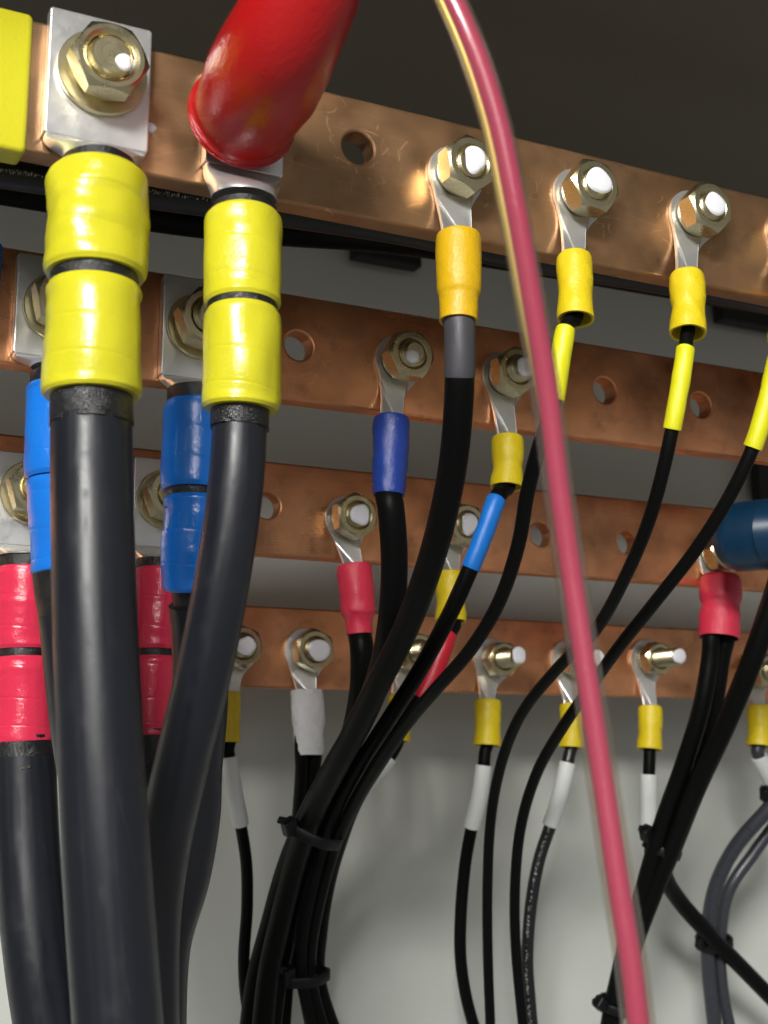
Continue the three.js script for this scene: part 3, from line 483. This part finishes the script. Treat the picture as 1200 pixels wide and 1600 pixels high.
// ---------------------------------------------------------------- boots
{
  const c = spline([at(378, 186, 0.279), at(400, 144, 0.294), at(432, 84, 0.31), at(470, 5, 0.322), at(515, -115, 0.33)]);
  const r0 = size(at(385, 160, 0.285), 81), o = thing('terminal_boot', 'glossy red rubber boot pushed over the lug bolt of the top bar', 'boot', at(385, 190, 0.28));
  const prof = [[0.12, r0 * 0.82], [0, r0 * 0.93, 1], [0, r0 * 1.03], [0.006, r0 * 1.085], [0.014, r0 * 1.095], [0.019, r0 * 1.05], [0.023, r0 * 1.04], [0.028, r0 * 1.065], [0.034, r0 * 1.05], [0.042, r0 * 0.985], [0.06, r0 * 0.98], [0.1, r0], [0.2, r0 * 1.05], [0.35, r0 * 1.08], [0.5, r0 * 1.06], [0.65, r0 * 1.0], [0.8, r0 * 0.95], [0.92, r0 * 0.85], [0.98, r0 * 0.6], [1, 0]];
  partOf(o, 'boot', sweep(c, prof, { n: 64, caps: false, rough: (t, a) => 0.0004 * noise(Math.cos(a) * 1.2, Math.sin(a) * 1.2, t * 9) }), M.redBoot);
  const d = spline([at(1126, 843, 0.168), at(1165, 838, 0.18), at(1212, 833, 0.195), at(1275, 828, 0.205)]), r1 = size(at(1175, 838, 0.18), 52);
  const q = thing('terminal_boot', 'dark blue boot at the right edge over the third bar', 'boot', at(1175, 840, 0.17));
  partOf(q, 'boot', sweep(d, [[0, 0], [0.004, r1 * 0.3], [0.02, r1 * 0.55], [0.06, r1 * 0.78], [0.13, r1 * 0.95], [0.22, r1 * 1.03], [0.35, r1 * 1.05], [0.9, r1 * 1.05], [1, r1 * 1.08, 1], [1, r1 * 0.95], [0.6, r1 * 0.93]], { n: 48, caps: false }), M.blueBoot);
}
// ---------------------------------------------------------------- pink cable in clear sheath, nearest the lens
{
  const p = [[660, -90], [704, 0], [742, 90], [775, 195], [803, 330], [828, 470], [852, 610], [872, 760], [893, 900], [916, 1050], [942, 1220], [966, 1380], [988, 1520], [1004, 1660]].map(([u, v], i) => [u, v, 0.385 + 0.004 * Math.sin(i * 0.6)]);
  const c = way(p), r = size(at(852, 610, 0.385), 25), o = thing('clear_sheath_cable', 'pink red cable in a clear sheath hanging in front of everything', 'cable', at(852, 610, 0.385));
  partOf(o, 'clear_sheath', sweep(c, even(r, 140), { n: 36 }), M.clear, 'clear plastic sheath');
  const shift = (k, dz) => spline(p.map(([u, v, z], i) => at(u + k(v), v, z + dz)));
  partOf(o, 'red_core', sweep(shift((v) => lerp(4, 0, smooth(400, 1000, v)), 0), even(r * 0.66, 140), { n: 28 }), M.redCore, 'pink red core');
  partOf(o, 'gold_core', sweep(shift((v) => lerp(-15, 0, smooth(350, 900, v)), -r * 0.55), even(r * 0.30, 140), { n: 20 }), M.goldCore, 'gold coloured strand beside the red core');
}
// ---------------------------------------------------------------- what stands behind the bars
function block(label, u0, v0, u1, v1, z, depth) {
  const a = at(u0, v0, z), b = at(u1, v1, z), w = Math.abs(b.x - a.x), h = Math.abs(a.y - b.y), o = thing('support_block', label, 'insulator', new THREE.Vector3((a.x + b.x) / 2, Math.min(a.y, b.y), z), 'black blocks on the back plate');
  const g = new RoundedBoxGeometry(w, h, depth, 3, 0.0015); g.translate(0, h / 2, -depth / 2); mesh('block', g, M.block, o);
}
block('black support block under the top bar, left of the amber sleeve', 556, 345, 660, 418, 0.016, 0.0095);
block('black support block under the top bar at the right edge', 1125, 430, 1240, 520, 0.016, 0.0095);
block('small black clip on the back plate between the two leftmost thick cables', 88, 1342, 112, 1376, 0.01, 0.0098);
block('dark block at the right edge above the dark blue boot', 1182, 700, 1250, 792, 0.014, 0.0075);
run('rear_cable', 'upper black cable running sideways behind the top bar', 'cable', [[-60, 258, 0.235], [60, 276, 0.235], [250, 303, 0.235], [480, 336, 0.232], [640, 362, 0.23], [800, 398, 0.228], [1040, 440, 0.228], [1280, 486, 0.228]], 27, M.printed, 'black cables behind the top bar');
run('rear_cable', 'lower black cable running sideways behind the top bar', 'cable', [[-60, 285, 0.215], [80, 308, 0.215], [250, 340, 0.213], [420, 360, 0.208], [600, 374, 0.2], [760, 398, 0.19], [1000, 440, 0.185], [1280, 488, 0.185]], 25, M.wire, 'black cables behind the top bar');
// ---------------------------------------------------------------- cable ties
function tie(label, [u, v, z], aPx, bPx, dir, headAt, headTurn = 0) {
  const c = at(u, v, z), o = thing('cable_tie', label, 'cable tie', c, 'black cable ties');
  const ax = at(u + dir[0], v + dir[1], z + dir[2]).sub(c).normalize(), e1 = new THREE.Vector3(1, 0, 0).addScaledVector(ax, -ax.x).normalize(), e2 = new THREE.Vector3().crossVectors(ax, e1), A = size(c, aPx), B = size(c, bPx), n = 64, pos = [], idx = [];
  const sec = [[-0.0024, 0], [-0.002, 0.0013], [0.002, 0.0013], [0.0024, 0]];
  for (let i = 0; i < n; i++) { const a = i / n * 6.2832, q = 1 + 0.04 * Math.sin(a * 5 + u); for (const [w, t] of sec) { const p = new THREE.Vector3().addScaledVector(e1, Math.cos(a) * (A * q + t)).addScaledVector(e2, Math.sin(a) * (B * q + t)).addScaledVector(ax, w); pos.push(p.x, p.y, p.z); } }
  for (let i = 0; i < n; i++) for (let k = 0; k < 3; k++) { const a = i * 4 + k, b = ((i + 1) % n) * 4 + k; idx.push(a, b, a + 1, b, b + 1, a + 1); }
  const g = new THREE.BufferGeometry(); g.setAttribute('position', new THREE.Float32BufferAttribute(pos, 3)); g.setIndex(idx); g.setAttribute('uv', new THREE.Float32BufferAttribute(new Float32Array(pos.length / 3 * 2), 2)); g.computeVertexNormals(); mesh('strap', g, M.tie, o);
  if (headAt) { const h = new RoundedBoxGeometry(0.0062, 0.0072, 0.005, 3, 0.0012); const m = mesh('head', h, M.tie, o); m.position.copy(at(...headAt).sub(c)); m.rotation.set(0.3, 0.3, headTurn);
    const tl = mesh('tail', new RoundedBoxGeometry(0.003, 0.007, 0.0013, 2, 0.0005), M.tie, o); tl.position.copy(m.position).add(new THREE.Vector3(-0.003, 0.0025, 0.002)); tl.rotation.set(0.4, 0.2, headTurn + 0.9); }
  return o;
}
tie('black cable tie round the middle of the large black bundle', [490, 1304, 0.108], 41, 33, [-40, 90, -0.008], [453, 1292, 0.112], 0.4);
tie('small black tie low on the large bundle where it forks', [478, 1526, 0.064], 34, 22, [0, 60, -0.004], [450, 1524, 0.066], 0.2);
tie('black cable tie with a blocky head beside the white marker', [1034, 1326, 0.09], 27, 26, [-30, 80, -0.008], [1010, 1302, 0.095], 0.5);
tie('black tie head low behind the foot of the pink cable', [962, 1570, 0.056], 22, 24, [-20, 80, -0.01], [938, 1568, 0.06], 0.9);
tie('black tie on the grey cable pair at the lower right', [1116, 1472, 0.047], 26, 22, [3, 60, -0.005], [1096, 1471, 0.05], 0.1);
tie('small black tie at the slanting white marker by the right edge', [1208, 1245, 0.078], 14, 14, [30, 50, -0.005], [1197, 1240, 0.082], 0.3);
renderer.render(scene, camera);
